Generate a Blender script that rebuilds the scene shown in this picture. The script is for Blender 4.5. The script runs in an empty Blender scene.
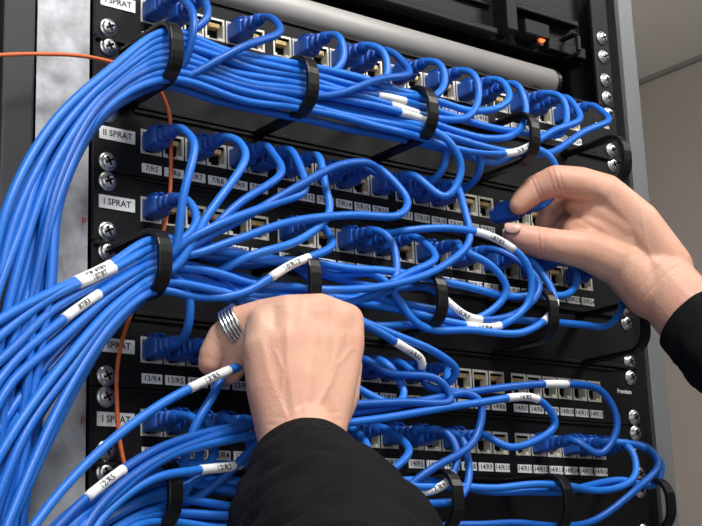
import bpy, bmesh, math, random
from mathutils import Vector, Matrix, noise
random.seed(7)
S = bpy.context.scene; C = S.collection
S.view_settings.view_transform = 'Standard'
PI = math.pi
# ---------------------------------------------------------------- camera
F = 1401.0; Z0 = 1.5; U = 0.04445
Xc = Vector((1867, -280, -1401)).normalized()
Zc = Vector((-206, 5641, -1401)); Zc = (Zc - Xc*Zc.dot(Xc)).normalized()
Yc = Zc.cross(Xc)
R = Matrix((Xc, Yc, Zc))            # rows: world axes in camera space  -> cam->world
P0c = Vector((107-351, 263-38, -F))*(0.885/F)
CAM = Vector((0, 0, Z0)) - R @ P0c
cd = bpy.data.cameras.new('camera'); cam = bpy.data.objects.new('camera', cd); C.objects.link(cam)
cd.sensor_width = 36; cd.lens = F/702*36; cd.clip_start = 0.01
cam.matrix_world = Matrix.Translation(CAM) @ R.to_4x4(); S.camera = cam
def P(u, v, dmm):                    # point on the plane d mm in front of the panels
    dr = R @ Vector((u-351, 263-v, -F))
    return CAM + dr*((-dmm/1000 - CAM.y)/dr.y)
RT = R.transposed()
def proj(p):
    c = RT @ (p-CAM)
    return (351 - c.x*F/c.z, 263 + c.y*F/c.z)
def W(x, d, z): return Vector((x, -d, Z0+z))
# ---------------------------------------------------------------- materials
def mat(name, col, rough=.5, metal=0, bump=0, bscale=200, var=0, vscale=20, spec=.5, coat=0, emit=0, sss=0, cells=0):
    m = bpy.data.materials.new(name); m.use_nodes = True; nt = m.node_tree; b = nt.nodes['Principled BSDF']
    b.inputs['Base Color'].default_value = (*col, 1); b.inputs['Roughness'].default_value = rough
    b.inputs['Metallic'].default_value = metal; b.inputs['Specular IOR Level'].default_value = spec
    b.inputs['Coat Weight'].default_value = coat
    tc = nt.nodes.new('ShaderNodeTexCoord')
    if var:
        n = nt.nodes.new('ShaderNodeTexNoise'); n.inputs['Scale'].default_value = vscale; n.inputs['Detail'].default_value = 5
        nt.links.new(tc.outputs['Object'], n.inputs['Vector'])
        r = nt.nodes.new('ShaderNodeValToRGB'); nt.links.new(n.outputs['Fac'], r.inputs[0])
        r.color_ramp.elements[0].position = .3; r.color_ramp.elements[1].position = .7
        k = (.5, 1.7, 1.7) if cells else (1, 1, 1)
        r.color_ramp.elements[0].color = (*[c*(1-var*q*.8) for c, q in zip(col, k)], 1); r.color_ramp.elements[1].color = (*[min(1, c*(1+var*(.5 if cells else 1))) for c in col], 1)
        nt.links.new(r.outputs[0], b.inputs['Base Color'])
    if bump:
        n = nt.nodes.new('ShaderNodeTexNoise'); n.inputs['Scale'].default_value = bscale; n.inputs['Detail'].default_value = 4
        nt.links.new(tc.outputs['Object'], n.inputs['Vector'])
        bp = nt.nodes.new('ShaderNodeBump'); bp.inputs['Strength'].default_value = bump; bp.inputs['Distance'].default_value = .001
        nt.links.new(n.outputs['Fac'], bp.inputs['Height']); last = bp
        if cells:
            v = nt.nodes.new('ShaderNodeTexVoronoi'); v.feature = 'DISTANCE_TO_EDGE'; v.inputs['Scale'].default_value = cells
            nt.links.new(tc.outputs['Object'], v.inputs['Vector'])
            b2 = nt.nodes.new('ShaderNodeBump'); b2.inputs['Strength'].default_value = .34; b2.inputs['Distance'].default_value = .0006
            nt.links.new(v.outputs['Distance'], b2.inputs['Height']); nt.links.new(bp.outputs[0], b2.inputs['Normal']); last = b2
        nt.links.new(last.outputs[0], b.inputs['Normal'])
    if emit:
        b.inputs['Emission Color'].default_value = (*col, 1); b.inputs['Emission Strength'].default_value = emit
    if sss:
        b.inputs['Subsurface Weight'].default_value = sss; b.inputs['Subsurface Radius'].default_value = (1, .35, .2)
        b.inputs['Subsurface Scale'].default_value = .003
    return m
BLUES = [mat('blue_jacket_%d' % i, c, .42, bump=.06, bscale=300, spec=.42) for i, c in enumerate([(.012, .140, .58), (.018, .18, .68), (.008, .105, .47), (.014, .155, .63)])]
BOOT = mat('blue_boot', (.009, .090, .45), .40)
BLK = mat('black_panel', (.005, .005, .006), .5, bump=.05, bscale=900, spec=.25)
BLK2 = mat('black_plastic', (.005, .005, .006), .35, spec=.38)
DARK = mat('dark_void', (.003, .003, .004), .8, spec=.1)
GALV = mat('galvanised_steel', (.44, .45, .47), .52, .25, var=.42, vscale=70, bump=.15, bscale=150)
SILV = mat('dull_aluminium', (.40, .385, .37), .55, .35, var=.12, vscale=8)
CHR = mat('screw_chrome', (.72, .72, .72), .3, 1)
RSIL = mat('ring_silver', (.75, .75, .76), .22, 1)
JACK = mat('jack_shield_metal', (.86, .83, .72), .35, .5)
GOLD = mat('contact_gold', (.85, .65, .32), .35, .7)
WHT = mat('label_white', (.86, .86, .84), .5, bump=.02)
INK = mat('label_ink', (.015, .015, .02), .6)
RINK = mat('red_ink', (.55, .08, .08), .6)
GRYP = mat('painted_grey_post', (.18, .19, .195), .42, .2, var=.08, vscale=6)
DGRY = mat('dark_grey_post', (.026, .027, .030), .5)
ORG = mat('orange_jacket', (.75, .16, .05), .4)
WALL = mat('taupe_wall_paint', (.28, .25, .225), .8, var=.05, vscale=3, bump=.05)
TRIM = mat('grey_trim', (.16, .15, .14), .7, var=.05)
CEIL = mat('pale_ceiling_paint', (.46, .44, .41), .8, var=.03, vscale=3)
FLOOR = mat('floor_tile', (.25, .25, .25), .5, var=.1)
REDL = mat('red_lamp', (1, .10, .02), .3, emit=2.5)
CLOTH = mat('black_sleeve_cloth', (.005, .005, .006), .85, bump=.5, bscale=700, spec=.18)
NAIL = mat('nail', (.76, .46, .37), .28, sss=.1)
SKIN = mat('skin', (.70, .42, .30), .48, bump=.24, bscale=300, var=.17, vscale=28, sss=.2, spec=.36, cells=560)
# ---------------------------------------------------------------- mesh helper
class MB:
    def __init__(s): s.v = []; s.f = []; s.m = []; s.sm = []
    def add(s, vs, fs, mi=0, smooth=False):
        n = len(s.v); s.v += [Vector(p) for p in vs]
        for f in fs: s.f.append([i+n for i in f]); s.m.append(mi); s.sm.append(smooth)
    def box(s, a, b, mi=0):
        x0, y0, z0 = a; x1, y1, z1 = b
        s.add([(x, y, z) for x in (x0, x1) for y in (y0, y1) for z in (z0, z1)],
              [(0, 1, 3, 2), (4, 6, 7, 5), (0, 4, 5, 1), (2, 3, 7, 6), (0, 2, 6, 4), (1, 5, 7, 3)], mi)
    def loft(s, rings, mi=0, cap=(True, True), smooth=True):
        n = len(rings[0]); vs = [p for r in rings for p in r]; fs = []
        for i in range(len(rings)-1):
            for j in range(n): fs.append((i*n+j, i*n+(j+1) % n, (i+1)*n+(j+1) % n, (i+1)*n+j))
        if cap[0]: fs.append(tuple(range(n))[::-1])
        if cap[1]: fs.append(tuple((len(rings)-1)*n+j for j in range(n)))
        s.add(vs, fs, mi, smooth)
    def cyl(s, c, ax, r, h, n=20, mi=0, r2=None):
        ax = Vector(ax).normalized(); a = ax.orthogonal().normalized(); b = ax.cross(a); c = Vector(c)
        rr = [r, r if r2 is None else r2]
        s.loft([[c+ax*h*k+(a*math.cos(t*2*PI/n)+b*math.sin(t*2*PI/n))*rr[k] for t in range(n)] for k in (0, 1)], mi, smooth=False)
    def mesh(s, me, M, mi=0):
        s.add([M @ v.co for v in me.vertices], [tuple(p.vertices) for p in me.polygons], mi)
    def tomesh(s, name, mats):
        me = bpy.data.meshes.new(name); me.from_pydata([tuple(v) for v in s.v], [], s.f)
        for m in mats: me.materials.append(m)
        for p, mi, sm in zip(me.polygons, s.m, s.sm): p.material_index = mi; p.use_smooth = sm
        bm = bmesh.new(); bm.from_mesh(me); bmesh.ops.recalc_face_normals(bm, faces=bm.faces); bm.to_mesh(me); bm.free()
        return me
    def build(s, name, mats, parent=None, bevel=0):
        if not isinstance(mats, (list, tuple)): mats = [mats]
        return link(name, s.tomesh(name, mats), parent, bevel)
def link(name, me, parent=None, bevel=0, loc=None):
    o = bpy.data.objects.new(name, me); C.objects.link(o)
    if parent:
        o.parent = parent
        o.location = (Vector(loc) if loc is not None else Vector()) - parent.location
    elif loc is not None: o.location = loc
    if bevel:
        b = o.modifiers.new('b', 'BEVEL'); b.width = bevel; b.segments = 2; b.limit_method = 'ANGLE'
    return o
def thing(name, label, cat, loc, group=None):
    o = bpy.data.objects.new(name, None); C.objects.link(o); o.location = loc; o.empty_display_size = .02
    tag(o, label, cat, group); return o
def tag(o, label, cat, group=None):
    o['label'] = label; o['category'] = cat
    if group: o['group'] = group
_tc = {}
def text(s, size, off=.016):
    k = (s, size, off)
    if k not in _tc:
        cu = bpy.data.curves.new('t', 'FONT'); cu.body = s; cu.size = size; cu.align_x = 'CENTER'; cu.align_y = 'CENTER'
        cu.resolution_u = 2; cu.offset = size*off
        o = bpy.data.objects.new('t', cu); C.objects.link(o)
        bpy.context.view_layer.update()
        me = bpy.data.meshes.new_from_object(o.evaluated_get(bpy.context.evaluated_depsgraph_get()))
        bpy.data.objects.remove(o); _tc[k] = me
    return _tc[k]
def textmat(x, d, z): return Matrix.Translation(W(x, d, z)) @ Matrix.Rotation(PI/2, 4, 'X')
# ---------------------------------------------------------------- setting
def struct(name, a, b, m):
    mb = MB(); mb.box(a, b); o = mb.build(name, m); o['kind'] = 'structure'; return o
struct('wall_back', (-2, 3.6, 0), (2.75, 3.7, 2.65), WALL)
struct('wall_right', (2.63, -2.5, 0), (2.75, 3.6, 2.65), WALL)
struct('floor', (-2, -2.5, -.05), (2.75, 3.7, 0), FLOOR)
struct('ceiling', (-2, -2.5, 2.60), (2.63, 3.6, 2.65), CEIL)
struct('trim_1', (2.615, -2.5, 2.588), (2.63, 3.6, 2.60), TRIM)
# ---------------------------------------------------------------- rack
rack = thing('server_rack', 'grey and black metal server rack that holds the patch panels', 'rack', (.23, .3, .0))
mb = MB(); zt = Z0+.35; zb = Z0-.6
mb.box((-.048, .004, zb), (-.010, .0065, zt)); mb.box((-.048, .004, zb), (-.0455, .05, zt))
mb.build('mounting_rail', GALV, rack)
mb = MB(); mb.box((.470, .004, zb), (.4795, .0075, zt)); mb.box((.4795, -.006, zb), (.484, .06, zt)); mb.build('mounting_rail', DGRY, rack)
mb = MB(); mb.box((-.070, -.002, zb), (-.049, .06, zt)); mb.build('side_post', DGRY, rack, .002)
mb = MB(); mb.box((-.16, .02, zb), (-.072, .6, zt)); mb.build('side_panel', DGRY, rack, .002)
mb = MB(); mb.box((.485, -.004, zb), (.507, .05, zt)); mb.build('side_post', GRYP, rack, .003)
mb = MB(); mb.box((-.05, .25, zb), (.48, .26, zt)); mb.box((.476, .05, zb), (.482, .26, zt)); mb.build('back_plate', DARK, rack)
for (pu, pv, s) in ((83, 421, 'P'), (84, 222, 'P')):
    mb = MB(); q = P(pu, pv, -3.8); mb.mesh(text(s, .007), textmat(q.x, -.0038, q.z-Z0)); mb.build('rail_mark', RINK, rack)
# screw mesh (local, facing -Y)
mb = MB(); n = 24
prof = [(.0062, 0), (.0062, .0007), (.0053, .0010), (.0047, .0012), (.0046, .0022), (.0038, .0028), (.0024, .0030)]
mb.loft([[(r*math.cos(2*PI*j/n), -h, r*math.sin(2*PI*j/n)) for j in range(n)] for r, h in prof])
for a in (0.5, 0.5+PI/2):
    ca, sa = math.cos(a), math.sin(a); L, w = .0030, .00065
    mb.add([(ca*L*i-sa*w*j, y, sa*L*i+ca*w*j) for y in (-.0026, -.00325) for i, j in ((-1, -1), (1, -1), (1, 1), (-1, 1))],
           [(0, 1, 2, 3), (7, 6, 5, 4), (0, 4, 5, 1), (1, 5, 6, 2), (2, 6, 7, 3), (3, 7, 4, 0)], 1)
SCREW = mb.tomesh('screw', [CHR, DARK])
def screws(parent, zs, xs=(0, .465)):
    for x in xs:
        for z in zs: link('screw', SCREW, parent, loc=W(x, .0016, z))
# port mesh (local, centre of opening at origin, facing -Y)
mb = MB(); hw, hh = .0077, .0082; iw, ih = .0062, .0050
def bx(x0, x1, z0, z1, y0=-.0012, y1=.010, mi=0): mb.box((x0, y0, z0), (x1, y1, z1), mi)
bx(-hw, -iw, -hh, hh); bx(iw, hw, -hh, hh); bx(-iw, iw, .0064, hh); bx(-iw, iw, ih, .0064, 0, .010, 1); bx(-iw, -.0034, -hh, -ih, .0003, .010); bx(.0034, iw, -hh, -ih, .0003, .010); bx(-.0034, .0034, -hh, -.0070)
bx(-iw, iw, -hh, -.0074)
bx(-hw, hw, -hh, hh, .010, .011, 1)
bx(-iw+.0001, iw-.0001, -.0046, .0046, .006, .0099, 1)
PORT = mb.tomesh('port', [JACK, DARK])
mb = MB()
for k in range(8): mb.box((-.0041+k*.00112, .0002, .0018), (-.0035+k*.00112, .006, .0048))
CONT = mb.tomesh('contacts', [GOLD])
def portx(c): return .0310+.0162*c+.0062*(c//6)
ROWTOP = [U, -U, -2*U, -4*U, -5*U]
def portz(r): return ROWTOP[r]-.45*U
ORD = 'top,second,third,fourth,bottom'.split(',')
PL = ['I SPRAT', 'II SPRAT', 'I SPRAT', 'I SPRAT', 'I SPRAT']
def plabel(r, c):
    return ['5/R%d' % (c+1), '7/R%d' % (c+5), '10/R%d' % (c+1), ('13/R%d' % (c+4)) if c < 12 else '14/R%d' % (c-11), ('12/R%d' % (c+1)) if c < 12 else '14/R%d' % (c-7)][r]
for r in range(5):
    zt_ = ROWTOP[r]; zb_ = zt_-U; pz = portz(r)
    t = thing('patch_panel', 'black 24-socket patch panel, %s of the five socket rows' % ORD[r], 'patch panel', W(.2325, 0, zb_), 'patch panels in the rack')
    mb = MB(); g = .0004
    def q(x0, x1, z0, z1, y0=0, y1=.002): mb.box((x0, y0, Z0+z0), (x1, y1, Z0+z1))
    q(-.009, .474, pz+hh, zt_-g, -.0015, .002); q(-.009, .474, zb_+g, pz-hh, -.0015, .002)
    xs = [-.009]
    for c in range(24): xs += [portx(c)-hw, portx(c)+hw]
    xs.append(.474)
    for i in range(0, len(xs), 2): q(xs[i], xs[i+1], pz-hh, pz+hh, -.0015, .002)
    q(.018, .447, zt_-.0022, zt_-g, -.003, -.0015); q(.018, .447, zb_+g, zb_+.0022, -.003, -.0015)
    mb.build('body', BLK, t)
    for c in range(24):
        o = link('port', PORT, t, loc=W(portx(c), 0, pz)); o2 = link('contacts', CONT, o); o2.location = (0, 0, 0)
        mb = MB(); z = zb_+.0066
        mb.box((portx(c)-.0070, -.0021, Z0+z-.0030), (portx(c)+.0070, -.0014, Z0+z+.0030)); mb.mesh(text(plabel(r, c), .0050), textmat(portx(c), .00225, z), 1)
        mb.build('port_label', [WHT, INK], t)
    mb = MB(); w = .0124; x = .0066; z = zt_-.0195
    mb.box((x-w, -.0022, Z0+z-.0042), (x+w, -.0014, Z0+z+.0042)); mb.mesh(text(PL[r], .0057), textmat(x, .0024, z), 1)
    mb.build('panel_label', [WHT, INK], t)
    mb = MB(); mb.mesh(text('Premium', .0046, .03), textmat(.4565, .0017, zt_-.018)); mb.build('maker_mark', WHT, t)
    screws(t, (zt_-.0063, zb_+.0063))
# cable managers with rings
OFF = [-.0060, -.0030, 0]
def pathring():
    pts = []; h = .0185; D = .064; rc = .015
    pts.append((0, h))
    for a in range(0, 91, 15): pts.append((D-rc+rc*math.sin(math.radians(a)), h-rc+rc*math.cos(math.radians(a))))
    for a in range(0, 91, 15): pts.append((D-rc+rc*math.cos(math.radians(a)), -h+rc-rc*math.sin(math.radians(a))))
    pts.append((0, -h)); return pts
mb = MB(); pr = pathring(); rings = []
for i, (d, z) in enumerate(pr):
    a = pr[max(0, i-1)]; b = pr[min(len(pr)-1, i+1)]; tx, tz = b[0]-a[0], b[1]-a[1]; l = math.hypot(tx, tz); nx, nz = -tz/l, tx/l
    w = .0045; th = .0016
    rings.append([(sx*w, -(d+nx*sn*th), z+nz*sn*th) for sx, sn in ((-1, -1), (1, -1), (1, 1), (-1, 1))])
mb.loft(rings, smooth=False); RING = mb.tomesh('ring', [BLK2])
MGR = [(0, [(172, 60), (308, 92), (428, 122), (530, 143), (622, 165)], 'between the top and second socket rows'),
       (-3*U, [(160, 270), (310, 285), (437, 303), (548, 312), (640, 330)], 'between the third and fourth socket rows'),
       (-6*U, [(170, 492), (310, 495), (452, 497), (563, 505), (665, 505)], 'under the bottom socket row')]
MX = []
for mi_, (z, rp, wh) in enumerate(MGR):
    t = thing('cable_manager', 'black cable manager panel with projecting rings '+wh, 'cable manager', W(.2325, 0, z-U), 'cable managers')
    mb = MB(); mb.box((-.009, -.0015, Z0+z-U+.0004), (.474, .002, Z0+z-.0004))
    mb.box((-.009, -.004, Z0+z-.003), (.474, -.0015, Z0+z-.0004)); mb.box((-.009, -.004, Z0+z-U+.0004), (.474, -.0015, Z0+z-U+.003))
    mb.build('body', BLK, t, .0004)
    xs = []
    for (u, v) in rp:
        x = P(u, v, 60).x; xs.append(x); o = link('ring', RING, t, .0008, loc=W(x, .0015, z-U/2+OFF[mi_]*.6))
    MX.append(xs); screws(t, (z-.0063, z-U+.0063))
t = thing('blank_panel', 'plain black blanking panel below the lowest cable manager', 'panel', W(.2325, 0, -9*U))
mb = MB(); mb.box((-.009, -.0015, Z0-9*U), (.474, .002, Z0-7*U-.0004)); mb.build('body', BLK, t, .0005); screws(t, (-7*U-.0063, -8*U))
# top equipment
t = thing('metal_tube', 'dull silver tube running across the rack above the top socket row', 'tube', W(.2, -.02, U*1.25))
mb = MB(); mb.cyl(W(-.04, -.014, U*1.34), (1, 0, 0), .0122, .452, 40)
for i in range(len(mb.sm)): mb.sm[i] = len(mb.f[i]) == 4
mb.build('tube_body', SILV, t)
mb = MB(); mb.cyl(W(.412, -.014, U*1.34), (1, 0, 0), .0124, .004, 28); mb.build('end_cap', BLK2, t)
t = thing('network_switch', 'black rack unit with a small red lamp above the silver tube', 'network switch', W(.23, 0, U*1.7))
mb = MB(); mb.box((-.009, .010, Z0+U*1.86), (.452, .24, Z0+U*3.6)); mb.box((-.009, .07, Z0+U*1.0), (.474, .2, Z0+U*1.7)); mb.build('body', BLK, t, .001)
mb = MB(); mb.box((-.009, -.000, Z0+U*1.86), (.345, .010, Z0+U*1.98)); mb.box((-.009, .006, Z0+U*2.45), (.345, .010, Z0+U*2.52))
mb.build('front_lip', BLK, t, .001)
mb = MB()
mb.box((.350, -.006, Z0+U*1.95), (.362, .01, Z0+U*3.0)); mb.box((.362, .0, Z0+U*2.5), (.44, .01, Z0+U*2.62)); mb.box((.372, -.004, Z0+U*2.0), (.400, .01, Z0+U*2.3)); mb.box((.404, .002, Z0+U*1.9), (.448, .01, Z0+U*2.12))
mb.build('face_block', BLK, t, .0012)
mb = MB(); q_ = P(545, 38, 5); mb.cyl((q_.x, .010, q_.z), (0, -1, 0), .0048, .010, mi=1); mb.cyl((q_.x, .0, q_.z), (0, -1, 0), .0027, .0025)
mb.build('red_lamp', [REDL, BLK2], t)
mb = MB(); xx = P(580, 45, 10).x
pts = [(-.01, 0), (.006, 0), (.008, -.003), (.008, -.015), (.006, -.018), (-.01, -.018)]
for i in range(len(pts)-1):
    a, b = pts[i], pts[i+1]; A = W(xx, a[0], U*2.25+a[1]); B = W(xx, b[0], U*2.25+b[1]); mb.cyl(A, B-A, .0022, (B-A).length, 12)
mb.build('handle', BLK2, t)
t = thing('rack_bracket', 'black perforated bracket strip at the top right of the rack', 'bracket', W(.465, 0, U))
mb = MB(); mb.box((.4545, -.0015, Z0+U+.0005), (.474, .002, Z0+U*4)); mb.build('strip', BLK, t, .0005); screws(t, (U+.008, U+.024, U+.045, U+.062), (.465,))
# ---------------------------------------------------------------- cables
def cr(pts, step=.003):
    P_ = [Vector(p) for p in pts]; P_ = [P_[0]*2-P_[1]]+P_+[P_[-1]*2-P_[-2]]; out = []
    for i in range(1, len(P_)-2):
        p0, p1, p2, p3 = P_[i-1:i+3]
        t0 = 0; t1 = t0+max(1e-4, (p1-p0).length)**.5; t2 = t1+max(1e-4, (p2-p1).length)**.5; t3 = t2+max(1e-4, (p3-p2).length)**.5
        n = max(2, int((p2-p1).length/step))
        for k in range(n):
            t = t1+(t2-t1)*k/n
            A1 = p0*((t1-t)/(t1-t0))+p1*((t-t0)/(t1-t0)); A2 = p1*((t2-t)/(t2-t1))+p2*((t-t1)/(t2-t1)); A3 = p2*((t3-t)/(t3-t2))+p3*((t-t2)/(t3-t2))
            B1 = A1*((t2-t)/(t2-t0))+A2*((t-t0)/(t2-t0)); B2 = A2*((t3-t)/(t3-t1))+A3*((t-t1)/(t3-t1))
            out.append(B1*((t2-t)/(t2-t1))+B2*((t-t1)/(t2-t1)))
    out.append(P_[-2])
    for _ in range(5):
        out = [out[0], out[1]]+[(out[i-1]+out[i]*2+out[i+1])/4 for i in range(2, len(out)-1)]+[out[-1]]
    return out
def frames(pts):
    fr = []; t = (pts[1]-pts[0]).normalized(); a = t.orthogonal().normalized()
    for i in range(len(pts)):
        t = (pts[min(i+1, len(pts)-1)]-pts[max(i-1, 0)]).normalized(); a = (a-t*a.dot(t)).normalized(); fr.append((t, a, t.cross(a)))
    return fr
def tube(mb, pts, r, n=10, mi=0, cap=(True, True)):
    fr = frames(pts)
    mb.loft([[p+(a*math.cos(2*PI*j/n)+b*math.sin(2*PI*j/n))*r for j in range(n)] for p, (t, a, b) in zip(pts, fr)], mi, cap)
# boot mesh, local: socket at origin, points along -Y
mb = MB(); n = 24
def sec(y, w, h, e=.2, cz=0):
    r = []
    for j in range(n):
        a = 2*PI*(j+.5)/n; c, s_ = math.cos(a), math.sin(a)
        r.append((w*math.copysign(abs(c)**e, c), -y, cz+h*math.copysign(abs(s_)**e, s_)))
    return r
mb.loft([sec(-.004, .0054, .0040), sec(.0, .0054, .0040), sec(.0005, .0065, .0058), sec(.013, .0065, .0058), sec(.0155, .0057, .0050, .3), sec(.016, .0050, .0044, .4),
         sec(.020, .0049, .0044, .5), sec(.0205, .0036, .0032, .6), sec(.0225, .0036, .0032, .6), sec(.023, .0048, .0043, .6), sec(.026, .0046, .0042, .7), sec(.0265, .0033, .0031, .8),
         sec(.0285, .0033, .0031, .8), sec(.029, .0044, .0042, .8), sec(.031, .0040, .0038, .9), sec(.033, .0031, .0030, 1)], smooth=False)
for sx in (-.0027, .0027):     # latch guard cheeks and latch
    mb.loft([[(sx+i*.0008, -y, z) for i, z in ((-1, .0052), (1, .0052), (1, zz), (-1, zz))] for y, zz in ((.001, .0060), (.003, .0092), (.011, .0088), (.0155, .0054))], smooth=False)
mb.loft([[(i*.0016, -y, z+dz) for i, dz in ((-1, 0), (1, 0), (1, .0010), (-1, .0010))] for y, z in ((-.002, .0050), (.006, .0070), (.014, .0074))], smooth=False)
BOOTM = mb.tomesh('plug_boot', [BOOT])
RC = .00265
cables = []
ordn = lambda c: ['first', 'second', 'third', 'fourth', 'fifth', 'sixth', 'seventh', 'eighth', 'ninth', 'tenth', 'eleventh', 'twelfth', 'thirteenth', 'fourteenth', 'fifteenth', 'sixteenth', 'seventeenth', 'eighteenth', 'nineteenth', 'twentieth', 'twenty-first', 'twenty-second', 'twenty-third', 'twenty-fourth'][c]
def cable(pts, lab, root=None, bootM=None, grp='blue patch cables'):
    path = cr(pts)
    loc = Vector(root if root is not None else pts[0])
    t = thing('patch_cable', lab, 'cable', loc, grp)
    mb = MB(); tube(mb, path, RC); mb.build('jacket', random.choice(BLUES), t).location = -loc
    if bootM is not None:
        o = link('plug_boot', BOOTM, t); o.matrix_local = Matrix.Translation(-loc) @ bootM
    cables.append((t, path, frames(path)))
def jit(a): return random.uniform(-a, a)
FAN = [lambda t, k: [(112-8*t, 70+42*t, 62), (52+10*t, 124+72*t, 72), (12+34*t, 200+100*t, 80), (-20+50*t, 285+135*t, 86), (-44+56*t, 420+120*t, 88), (-54+50*t, 600+30*t, 88)],
       lambda t, k: [(108+8*t, 264+56*t, 66), (50+22*t, 291+96*t**1.2, 80), (-6+36*t, 328+130*t**1.3, 92), (-64+66*t, 368+172*t**1.2, 100)],
       lambda t, k: [(122+8*t, 484+48*t, 66), (68+18*t, 516+54*t, 80), (20+12*t, 562+54*t, 90)]]
LZ = [-U/2+OFF[0]*.75, -3.5*U+OFF[1]*.75, -6.5*U]
cnt = [0, 0, 0]; NR = 8; NC = 3; SP = .0044
orders = [[] for _ in range(3)]
for m in range(3):
    for c in range(NC):
        a = [(r, c) for r in range(NR)]; random.shuffle(a); orders[m] += a
def lane(m):
    r, c = orders[m][cnt[m] % len(orders[m])]; cnt[m] += 1
    return r, c
def lz_(m, r): return LZ[m]+.0150-SP*r
def lanepts(m, xstart, r, c):
    ld = .0535-.0060*c; lz = lz_(m, r)
    pts = []; x = xstart; ring1 = MX[m][0]
    ph = random.uniform(0, 6); am = .0016 if m == 0 else .0030
    while x > ring1+.03:
        near = min(abs(x-q) for q in MX[m]); k = min(1, near/.03)
        pts.append(W(x, ld+am*k*math.sin(ph+x*40), lz+am*1.2*k*math.sin(ph*2+x*33)-.0015*k)); x -= .034
    pts.append(W(ring1+.002, ld, lz))
    t = r/(NR-1)
    for i, (u, v, d) in enumerate(FAN[m](min(1.05, max(0, t+c*.06+jit(.04))), c)): pts.append(P(u+jit(2+i*1.5), v+jit(2+i*1.5), d-9*c+jit(2)))
    return pts
def auto(r, c, m):
    x, z = portx(c), portz(r); lr, lc = lane(m); ld = .0535-.0060*lc; lz = lz_(m, lr)
    sgn = -1 if lz < z else 1; dist = abs(lz-z); e = jit(.004)
    pts = [W(x, .030, z), W(x+.001, .036, z+.0004), W(x+.002+e, .044+jit(.003), z+sgn*(.005+jit(.002)))]
    lim = MX[m][0]+.010
    if dist > .058:
        pts.append(W(x+.001+e, .056, z+sgn*(.020+jit(.004)))); pts.append(W(max(lim+.004, x-.034+2*e), .062, z+sgn*(dist*(.62+jit(.05))))); pts.append(W(max(lim, x-.070+e), ld+.004, lz-sgn*.003)); xl = x-.10
    else:
        pts.append(W(x+.000+e, .0510, z+sgn*max(.010, dist*(.55+jit(.08))))); pts.append(W(max(lim-.006, x-.018+2*e), ld+.002, lz-sgn*.003)); xl = x-.042
    pts += lanepts(m, xl, lr, lc)
    cable(pts, 'blue patch cable plugged into the %s socket of the %s panel row' % (ordn(c), ORD[r]), W(x, 0, z), Matrix.Translation(W(x, 0, z)))
def manual(r, c, mid, m=None, lab=None):
    x, z = portx(c), portz(r)
    pts = [W(x, .030, z), W(x, .038, z)]+[P(*q) for q in mid]
    if m is not None:
        lr_, lc_ = lane(m)
        pts += lanepts(m, P(*mid[-1]).x-.03, lr_, lc_)
    cable(pts, lab or 'blue patch cable looping from the %s socket of the %s panel row' % (ordn(c), ORD[r]), W(x, 0, z), Matrix.Translation(W(x, 0, z)))
for c in (22, 20, 19, 17, 16, 14, 12, 10, 9, 7, 4, 1, 0): auto(0, c, 0)
for c in (12, 14): auto(1, c, 0)
for c in (0, 2, 4): auto(1, c, 1)
for c in (0, 6, 9, 11): auto(2, c, 1)
for c in (19, 22): auto(2, c, 1)
auto(3, 0, 1); auto(3, 2, 1)
for c in (0, 1, 3, 5, 7, 9, 12, 22, 23): auto(4, c, 2)
for c in (1, 4, 6): auto(3, c, 2)
manual(2, 10, [(450, 228, 55), (495, 238, 65), (528, 265, 68), (530, 300, 64), (500, 326, 58), (450, 322, 54)], 1)
manual(2, 13, [(462, 250, 58), (492, 266, 62), (508, 290, 62), (490, 312, 56)], 1)
manual(2, 15, [(520, 262, 52), (540, 285, 58), (520, 312, 58), (470, 318, 54)], 1)
manual(2, 17, [(548, 282, 52), (556, 305, 58), (525, 332, 60), (470, 330, 58), (420, 326, 54)], 1)
manual(1, 8, [(384, 178, 52), (372, 164, 60), (340, 165, 65), (295, 188, 66), (240, 220, 64), (190, 248, 60)], 1)
manual(1, 9, [(408, 200, 54), (400, 215, 60), (350, 215, 64), (290, 222, 66), (230, 242, 64), (185, 256, 58)], 1)
manual(1, 11, [(446, 198, 54), (462, 168, 60), (448, 140, 62), (428, 128, 56)], 0)
manual(1, 6, [(326, 190, 54), (330, 212, 60), (300, 240, 64), (250, 256, 62)], 1)
manual(1, 13, [(466, 215, 54), (470, 240, 60), (440, 268, 64), (390, 285, 64), (330, 290, 62)], 1)
manual(1, 5, [(302, 172, 54), (306, 190, 62), (270, 205, 66), (215, 226, 66), (180, 246, 60)], 1)
manual(3, 10, [(418, 378, 50), (424, 362, 56), (405, 348, 60), (360, 322, 60), (300, 300, 58)], 1)
manual(3, 12, [(448, 385, 50), (458, 372, 56), (435, 352, 60), (395, 335, 60), (345, 312, 58)], 1)
manual(3, 9, [(405, 392, 48), (395, 405, 52), (340, 380, 44), (268, 358, 56), (240, 366, 66), (205, 381, 70), (160, 405, 72), (110, 442, 78), (60, 492, 86), (20, 545, 95)])
manual(4, 19, [(600, 455, 48), (618, 425, 54), (603, 392, 54), (560, 384, 54), (470, 392, 54), (385, 408, 54), (250, 424, 58), (160, 448, 66), (90, 495, 78), (40, 545, 90)])
manual(4, 14, [(508, 448, 48), (556, 425, 56), (540, 400, 58), (470, 404, 58), (385, 418, 58), (250, 436, 62), (165, 458, 70), (110, 500, 78), (60, 550, 90)])
manual(4, 2, [(250, 440, 46), (245, 462, 56), (200, 470, 64), (150, 480, 70), (100, 520, 80), (80, 560, 90)])
manual(4, 11, [(445, 430, 48), (458, 455, 56), (445, 485, 56)], 2)
manual(4, 21, [(645, 448, 44), (662, 462, 52), (655, 485, 52), (620, 480, 50), (560, 492, 48)], 2)
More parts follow.
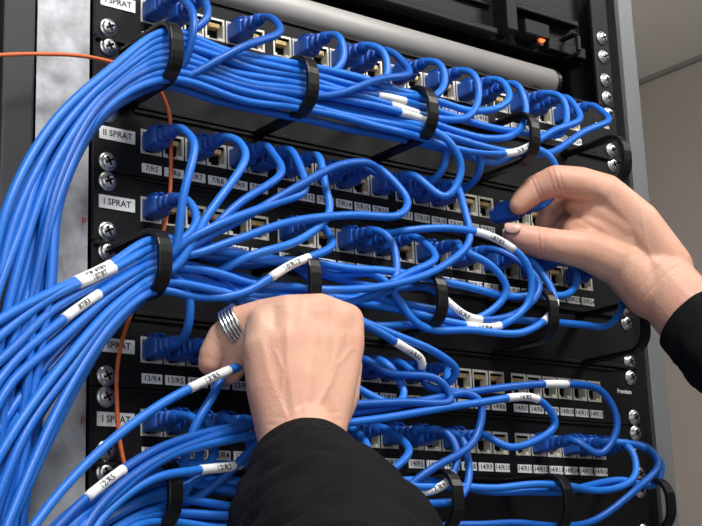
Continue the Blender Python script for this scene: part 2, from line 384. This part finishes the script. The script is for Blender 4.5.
manual(3, 11, [(425, 385, 48), (480, 400, 56), (475, 440, 58), (430, 470, 56)], 2)
manual(3, 8, [(385, 372, 48), (440, 380, 56), (452, 400, 58), (400, 402, 58), (300, 410, 58), (235, 430, 62), (150, 464, 72), (95, 512, 82), (70, 560, 90)])
# held cable: plug just pulled from the second row, gripped by the right hand
A = P(497, 216, 14); B = P(545, 204, 48)
yb = (A-B).normalized(); xb = yb.cross(Vector((0, 0, 1))).normalized(); zb2 = xb.cross(yb)
Mh = Matrix.Translation(A) @ Matrix((xb, yb, zb2)).transposed().to_4x4()
lr_, lc_ = lane(0)
cable([Mh @ Vector((0, -.031, 0)), Mh @ Vector((0, -.040, 0)), P(558, 180, 58), P(552, 158, 62), P(530, 147, 56)]+lanepts(0, P(530, 145, 56).x-.02, lr_, lc_),
      'blue patch cable whose plug is held between finger and thumb', A, Mh)
# wrap labels
LAB = [(92, 266, '7/R 8783'), (97, 276, '1078T'), (78, 300, '8783'), (107, 485, '12/R5'), (210, 378, '13/R5'), (222, 465, '12/R2'), (290, 270, '10/R12'), (410, 360, '13/R52'),
       (495, 239, '18783'), (405, 108, ''), (415, 114, ''), (519, 148, '5/R19'), (467, 302, '10/R2'), (483, 323, '10/R4'), (525, 400, '14/R5'), (435, 495, '12/R9'), (555, 386, ''), (563, 317, ''), (392, 99, '')]
used = []
for (u, v, s) in LAB:
    best = None
    for ci, (t, path, fr) in enumerate(cables):
        if ci in [q[0] for q in used if abs(q[1]-u) < 60 and abs(q[2]-v) < 40]: continue
        for i in range(6, len(path)-6):
            pu, pv = proj(path[i]); dd = math.hypot(pu-u, pv-v)
            if dd < 14:
                sc = dd*.4+path[i].y*500
                if best is None or sc < best[0]: best = (sc, ci, i)
    if not best: continue
    _, ci, i = best; used.append((ci, u, v)); t, path, fr = cables[ci]
    k = 5 if s else 4
    seg = path[i-k:i+k+1]; mb = MB(); tube(mb, seg, RC+.00018, 14)
    if s:
        me = text(s, .0046, .010); L = [0]
        for a, b in zip(seg, seg[1:]): L.append(L[-1]+(b-a).length)
        mid = L[-1]/2; flip = 1 if proj(seg[-1])[0] > proj(seg[0])[0] else -1
        wd = max(abs(vv.co.x) for vv in me.vertices); ks = min(1.05, mid*.88/wd)
        vs = []
        for vv in me.vertices:
            sp = min(max(mid+flip*vv.co.x*ks, 0), L[-1]*.999); j = max(q for q in range(len(L)-1) if L[q] <= sp); w = (sp-L[j])/(L[j+1]-L[j])
            p = seg[j].lerp(seg[j+1], w); tt = (seg[-1]-seg[0]).normalized(); vw = CAM-p; nn = (vw-tt*vw.dot(tt)).normalized()
            up = nn.cross(tt*flip); th = vv.co.y/(RC+.0006); vs.append(p+(nn*math.cos(th)+up*math.sin(th))*(RC+.00050))
        mb.add(vs, [tuple(p.vertices) for p in me.polygons], 1)
    o = mb.build('wrap_label', [WHT, INK], t); o.location = -t.location
# orange fibre
mb = MB(); tube(mb, cr([P(*q) for q in [(-20, 56, 30), (40, 54, 24), (95, 58, 20), (150, 78, 16), (168, 108, 12), (171, 150, 10), (168, 210, 9), (150, 270, 9), (128, 322, 9), (118, 360, 9), (117, 410, 9), (121, 450, 8), (128, 480, 8), (135, 560, 8)]]), .0013, 8)
o = mb.build('fibre_cable', ORG); tag(o, 'thin orange fibre cable hanging down the left ends of the panels', 'cable')
# ---------------------------------------------------------------- hands
def blob(name, chains, parent, marks, voxel=.0010, smooth=22):
    bm = bmesh.new()
    for ch in chains:
        for (p0, r0), (p1, r1) in zip(ch, ch[1:]):
            L = (p1-p0).length; n = max(2, int(L/(min(r0, r1)*.2)))
            for k in range(n+1):
                w = k/n; M = Matrix.Translation(p0.lerp(p1, w)) @ Matrix.Scale(r0+(r1-r0)*w, 4)
                bmesh.ops.create_icosphere(bm, subdivisions=3, radius=1, matrix=M)
    me = bpy.data.meshes.new(name); bm.to_mesh(me); bm.free(); me.materials.append(SKIN)
    o = link(name, me, parent); o.location = -parent.location
    m = o.modifiers.new('r', 'REMESH'); m.mode = 'VOXEL'; m.voxel_size = voxel; m.use_smooth_shade = True
    s = o.modifiers.new('s', 'SMOOTH'); s.factor = .5; s.iterations = smooth
    bpy.context.view_layer.update()
    me2 = bpy.data.meshes.new_from_object(o.evaluated_get(bpy.context.evaluated_depsgraph_get()))
    o.modifiers.clear(); o.data = me2
    # raise tendons and veins, press skin folds: (polyline, width px, height mm)
    info = [(v.index, v.co.copy(), v.normal.copy()) for v in me2.vertices]
    for i, co, no in info:
        f = no.dot((CAM-co).normalized())
        if f < .05: continue
        u, v = proj(co); h = 0
        for pl, wd, amt in marks:
            best = 1e9
            for (x0, y0), (x1, y1) in zip(pl, pl[1:]):
                dx, dy = x1-x0, y1-y0; tt = max(0, min(1, ((u-x0)*dx+(v-y0)*dy)/(dx*dx+dy*dy+1e-9)))
                best = min(best, math.hypot(u-x0-dx*tt, v-y0-dy*tt))
            if best < 3*wd: h += amt*math.exp(-(best/wd)**2)
        if h: me2.vertices[i].co = co+no*(h*.001*min(1, f*2))
    for p in me2.polygons: p.use_smooth = True
    return o
def ch(*a): return [(P(u, v, d), r/1000) for (u, v, d, r) in a]
def sheet(rows, k=3):       # extra strands between neighbouring bones so the back of the hand is one smooth surface
    out = []
    for A_, B_ in zip(rows, rows[1:]):
        for j in range(1, k+1):
            w = j/(k+1); out.append([(p.lerp(q, w), r+(s_-r)*w) for (p, r), (q, s_) in zip(A_, B_)])
    return out
person = thing('person', 'person in black long sleeves, both hands working on the blue cables', 'person', P(420, 620, 260))
bonesL = [
    ch((346, 321, 90, 11), (344, 345, 95, 12.3), (333, 385, 99, 14), (318, 432, 105, 16)),
    ch((320, 312, 94, 11.2), (315, 345, 99, 12.6), (309, 385, 102, 14.2), (306, 432, 106, 16)),
    ch((290, 313, 93, 11), (287, 345, 98, 12.6), (288, 385, 101, 14.2), (295, 432, 105, 16)),
    ch((265, 324, 86, 10.6), (264, 350, 91, 12.3), (271, 390, 96, 14), (284, 434, 102, 15.5))]
left = bonesL + sheet(bonesL) + [
    ch((318, 432, 104, 15), (318, 470, 116, 17)), ch((284, 434, 100, 15), (290, 470, 112, 17)),
    ch((346, 321, 90, 11), (330, 312, 60, 9), (300, 330, 38, 8), (285, 345, 34, 7)),
    ch((320, 312, 94, 11.2), (296, 310, 62, 9.2), (262, 330, 40, 8.3), (245, 352, 38, 7)),
    ch((290, 313, 93, 11), (264, 316, 79, 10.2), (240, 323, 69, 10.2), (223, 337, 60, 9.2), (212, 355, 56, 7.9), (209, 364, 55, 6.8)),
    ch((265, 324, 86, 10.6), (254, 343, 76, 9.2), (242, 353, 66, 8.2), (235, 366, 60, 7.4), (231, 374, 58, 6.4)),
    ch((320, 425, 98, 15), (336, 395, 84, 14), (343, 365, 72, 12), (320, 350, 48, 9.5), (285, 362, 42, 8)),
    ch((303, 425, 103, 18), (308, 470, 122, 23), (320, 510, 150, 28), (332, 555, 185, 32), (345, 630, 240, 34)),
]
mL = [([(341, 335), (333, 365), (318, 410)], 4, .45), ([(316, 328), (311, 365), (306, 410)], 4, .55), ([(287, 330), (288, 365), (294, 410)], 4, .55), ([(262, 342), (269, 375), (282, 412)], 4, .4),
      ([(316, 304), (318, 309)], 9, 1.1), ([(285, 305), (288, 310)], 9, 1.1), ([(345, 313), (346, 317)], 8, 1.0), ([(259, 318), (260, 323)], 8, .9),
      ([(352, 348), (338, 364), (330, 385), (312, 412)], 2.2, .3), ([(276, 352), (284, 372), (280, 400), (290, 425)], 2.2, .3),
      ([(302, 303), (301, 322)], 4.5, -.6), ([(332, 306), (331, 324)], 4.5, -.6), ([(274, 310), (275, 326)], 4.2, -.6),
      ([(307, 301), (324, 300)], .9, -.25), ([(308, 307), (325, 306)], .9, -.22), ([(338, 308), (353, 310)], .9, -.25), ([(278, 303), (293, 302)], .9, -.25), ([(278, 309), (294, 308)], .9, -.22),
      ([(217, 337), (226, 351)], 1.1, -.4), ([(214, 341), (223, 354)], 1.0, -.35), ([(238, 348), (248, 361)], 1.1, -.35), ([(268, 424), (300, 428), (340, 420)], 1.3, -.35), ([(270, 417), (300, 420), (338, 412)], 1.2, -.25)]
armL = blob('arm', left, person, mL); armL['label'] = 'left hand curled over a cable'
bonesR = [
    ch((606, 193, 78, 14), (638, 224, 86, 17), (666, 268, 90, 20)),
    ch((606, 200, 68, 13), (638, 232, 78, 15.5), (661, 273, 86, 19)),
    ch((610, 216, 58, 12.5), (638, 244, 70, 15), (656, 279, 80, 18)),
    ch((615, 232, 50, 11.5), (634, 254, 62, 14), (652, 286, 76, 17))]
right = bonesR + sheet(bonesR, 2) + [
    ch((514, 235, 42, 8.2), (522, 238, 46, 10.2), (542, 243, 54, 11.8), (560, 246, 59, 12.2), (586, 250, 66, 14.5), (622, 264, 74, 18), (652, 290, 84, 22)),
    ch((519, 205, 38, 7.6), (525, 199, 41, 9.2), (536, 189, 47, 10.4), (556, 181, 59, 12), (580, 184, 70, 12.8), (606, 193, 78, 14)),
    ch((545, 222, 20, 7.6), (550, 210, 26, 9.2), (570, 193, 44, 11), (606, 200, 68, 13)),
    ch((558, 231, 18, 7.4), (564, 216, 24, 9), (580, 201, 38, 10.4), (610, 216, 58, 12.5)),
    ch((572, 236, 16, 6.8), (577, 225, 22, 8.2), (590, 212, 34, 9.4), (615, 232, 50, 11.5)),
    ch((576, 230, 56, 11), (592, 230, 64, 15.5), (622, 240, 74, 18)),
    ch((578, 204, 58, 10), (598, 212, 70, 13.5), (625, 228, 80, 15)),
    ch((658, 279, 86, 25), (690, 316, 104, 26), (735, 360, 135, 27), (800, 430, 180, 28)),
]
mR = [([(602, 192), (630, 222), (658, 265)], 4, .4), ([(560, 238), (590, 240), (625, 254)], 3.4, .3),
      ([(598, 184), (604, 190)], 9, .7), ([(554, 172), (559, 176)], 6, .6), ([(546, 238), (549, 240)], 6, .4),
      ([(531, 178), (540, 200)], 1.1, -.45), ([(535, 177), (544, 199)], .9, -.3), ([(552, 168), (560, 193)], 1.1, -.4), ([(557, 167), (565, 193)], 1.0, -.35), ([(547, 170), (555, 193)], .9, -.25),
      ([(538, 228), (540, 256)], 1.1, -.45), ([(543, 228), (545, 257)], 1.0, -.4), ([(548, 229), (549, 257)], .9, -.25), ([(570, 210), (584, 222), (602, 232)], 2.4, -.5),
      ([(640, 205), (645, 235), (652, 262)], 2.2, .25), ([(640, 302), (662, 277), (680, 264)], 1.3, -.35), ([(634, 294), (655, 270), (672, 256)], 1.2, -.25)]
armR = blob('arm', right, person, mR); armR['label'] = 'right hand pinching a cable plug'
def nail(arm, p, nrm, along, w, l):
    n = nrm.normalized(); a = (along-n*along.dot(n)).normalized(); b = n.cross(a); mb = MB(); rings = []
    for k in range(5):
        f = math.sin((k+.3)/4.3*PI/2); h = math.cos((k+.3)/4.3*PI/2)*.0009
        rings.append([p+n*h+(a*l*math.copysign(abs(math.cos(t))**.7, math.cos(t))+b*w*math.copysign(abs(math.sin(t))**.8, math.sin(t)))*f - n*(.9*(w*math.sin(t)*f)**2/.009) for t in [2*PI*j/20 for j in range(20)]])
    mb.loft(rings[::1]); o = mb.build('nail', NAIL, arm)
    o.location = (0, 0, 0)
tocam = lambda p: (CAM-p).normalized()
upw = Vector((0, 0, 1))
p = P(513, 233, 44); nail(armR, p+(tocam(p)+upw*.7).normalized()*.0075, tocam(p)+upw*.7, P(500, 233, 36)-p, .0048, .0060)
# finger ring: ribbed silver coil
a = P(250, 319, 74); b = P(224, 335, 61); ax = (b-a).normalized(); c0 = P(236, 326, 67)
a1 = ax.orthogonal().normalized(); b1 = ax.cross(a1); mb = MB()
for k in range(5):
    rings = []
    for q in range(9):
        t_ = 2*PI*q/8; rr = .0116+.0009*math.cos(t_); c_ = c0+ax*((k-2)*.0021+.0010*math.sin(t_))
        rings.append([c_+(a1*math.cos(t*2*PI/48)+b1*math.sin(t*2*PI/48))*rr for t in range(48)])
    mb.loft(rings, cap=(False, False))
mb.loft([[c0+ax*s_*.0048+(a1*math.cos(t*2*PI/48)+b1*math.sin(t*2*PI/48))*.0114 for t in range(48)] for s_ in (-1, 1)], 1, cap=(False, False))
o = mb.build('finger_ring', [RSIL, INK], person); o.location = -person.location
# sleeves
def sleeve(path, radii, seed):
    pts = [P(*q) for q in path]; sm = cr(pts, .004); n = 72; L = len(sm); fr = frames(sm); mb = MB(); rings = []
    def rad(w):
        x = w*(len(radii)-1); i = min(int(x), len(radii)-2); return (radii[i]+(radii[i+1]-radii[i])*(x-i))/1000
    for i in range(L):
        w = i/(L-1); t, a, b = fr[i]; ring = []
        for j in range(n):
            th = 2*PI*j/n; dirn = a*math.cos(th)+b*math.sin(th)
            nz = noise.noise(Vector((math.cos(th)*1.3+seed, math.sin(th)*1.3, w*9)))*.10 + noise.noise(Vector((math.cos(th)*2.5, math.sin(th)*2.5+seed, w*26+math.cos(th)*2)))*.09
            ring.append(sm[i]+dirn*rad(w)*(1+nz*min(1, .15+w*6)))
        rings.append(ring)
    t, a, b = fr[0]
    inner = [[c+(p-c)*k+t*o_ for p in rings[0]] for c in [sm[0]] for k, o_ in ((.80, .02), (.90, .002), (.96, -.0012), (1.0, -.0006))]
    mb.loft(inner+rings, cap=(False, True)); o = mb.build('sleeve', CLOTH, person); o.location = -person.location
    return o
sleeve([(305, 468, 118), (311, 492, 135), (322, 525, 160), (338, 570, 195), (358, 640, 245)], [31, 40, 48, 52, 54, 55], 3.1)
sleeve([(692, 321, 106), (718, 346, 124), (760, 390, 150), (820, 455, 190)], [29, 32, 35, 38], 8.7)
# ---------------------------------------------------------------- lights
def area(name, loc, target, size, power, col=(1, 1, 1)):
    l = bpy.data.lights.new(name, 'AREA'); l.energy = power; l.size = size; l.color = col
    o = bpy.data.objects.new(name, l); C.objects.link(o); o.location = loc
    o.rotation_euler = (Vector(target)-Vector(loc)).to_track_quat('-Z', 'Y').to_euler()
area('ceiling_light', (.0, -.9, 2.55), (.2, 0, 1.4), .45, 38, (1, .985, .96))
area('ceiling_light', (1.3, -.9, 2.5), (.3, 0, 1.4), .45, 14, (1, .97, .92))
area('fill_light', (-.9, -1.7, 1.5), (.2, 0, 1.35), 1.0, 7, (.95, .97, 1))
area('room_light', (1.5, 1.2, 1.6), (2.6, 1.7, 2.0), .8, 8, (1, .95, .89))
w = bpy.data.worlds.new('world'); S.world = w; w.use_nodes = True
w.node_tree.nodes['Background'].inputs[0].default_value = (.82, .83, .85, 1); w.node_tree.nodes['Background'].inputs[1].default_value = .25
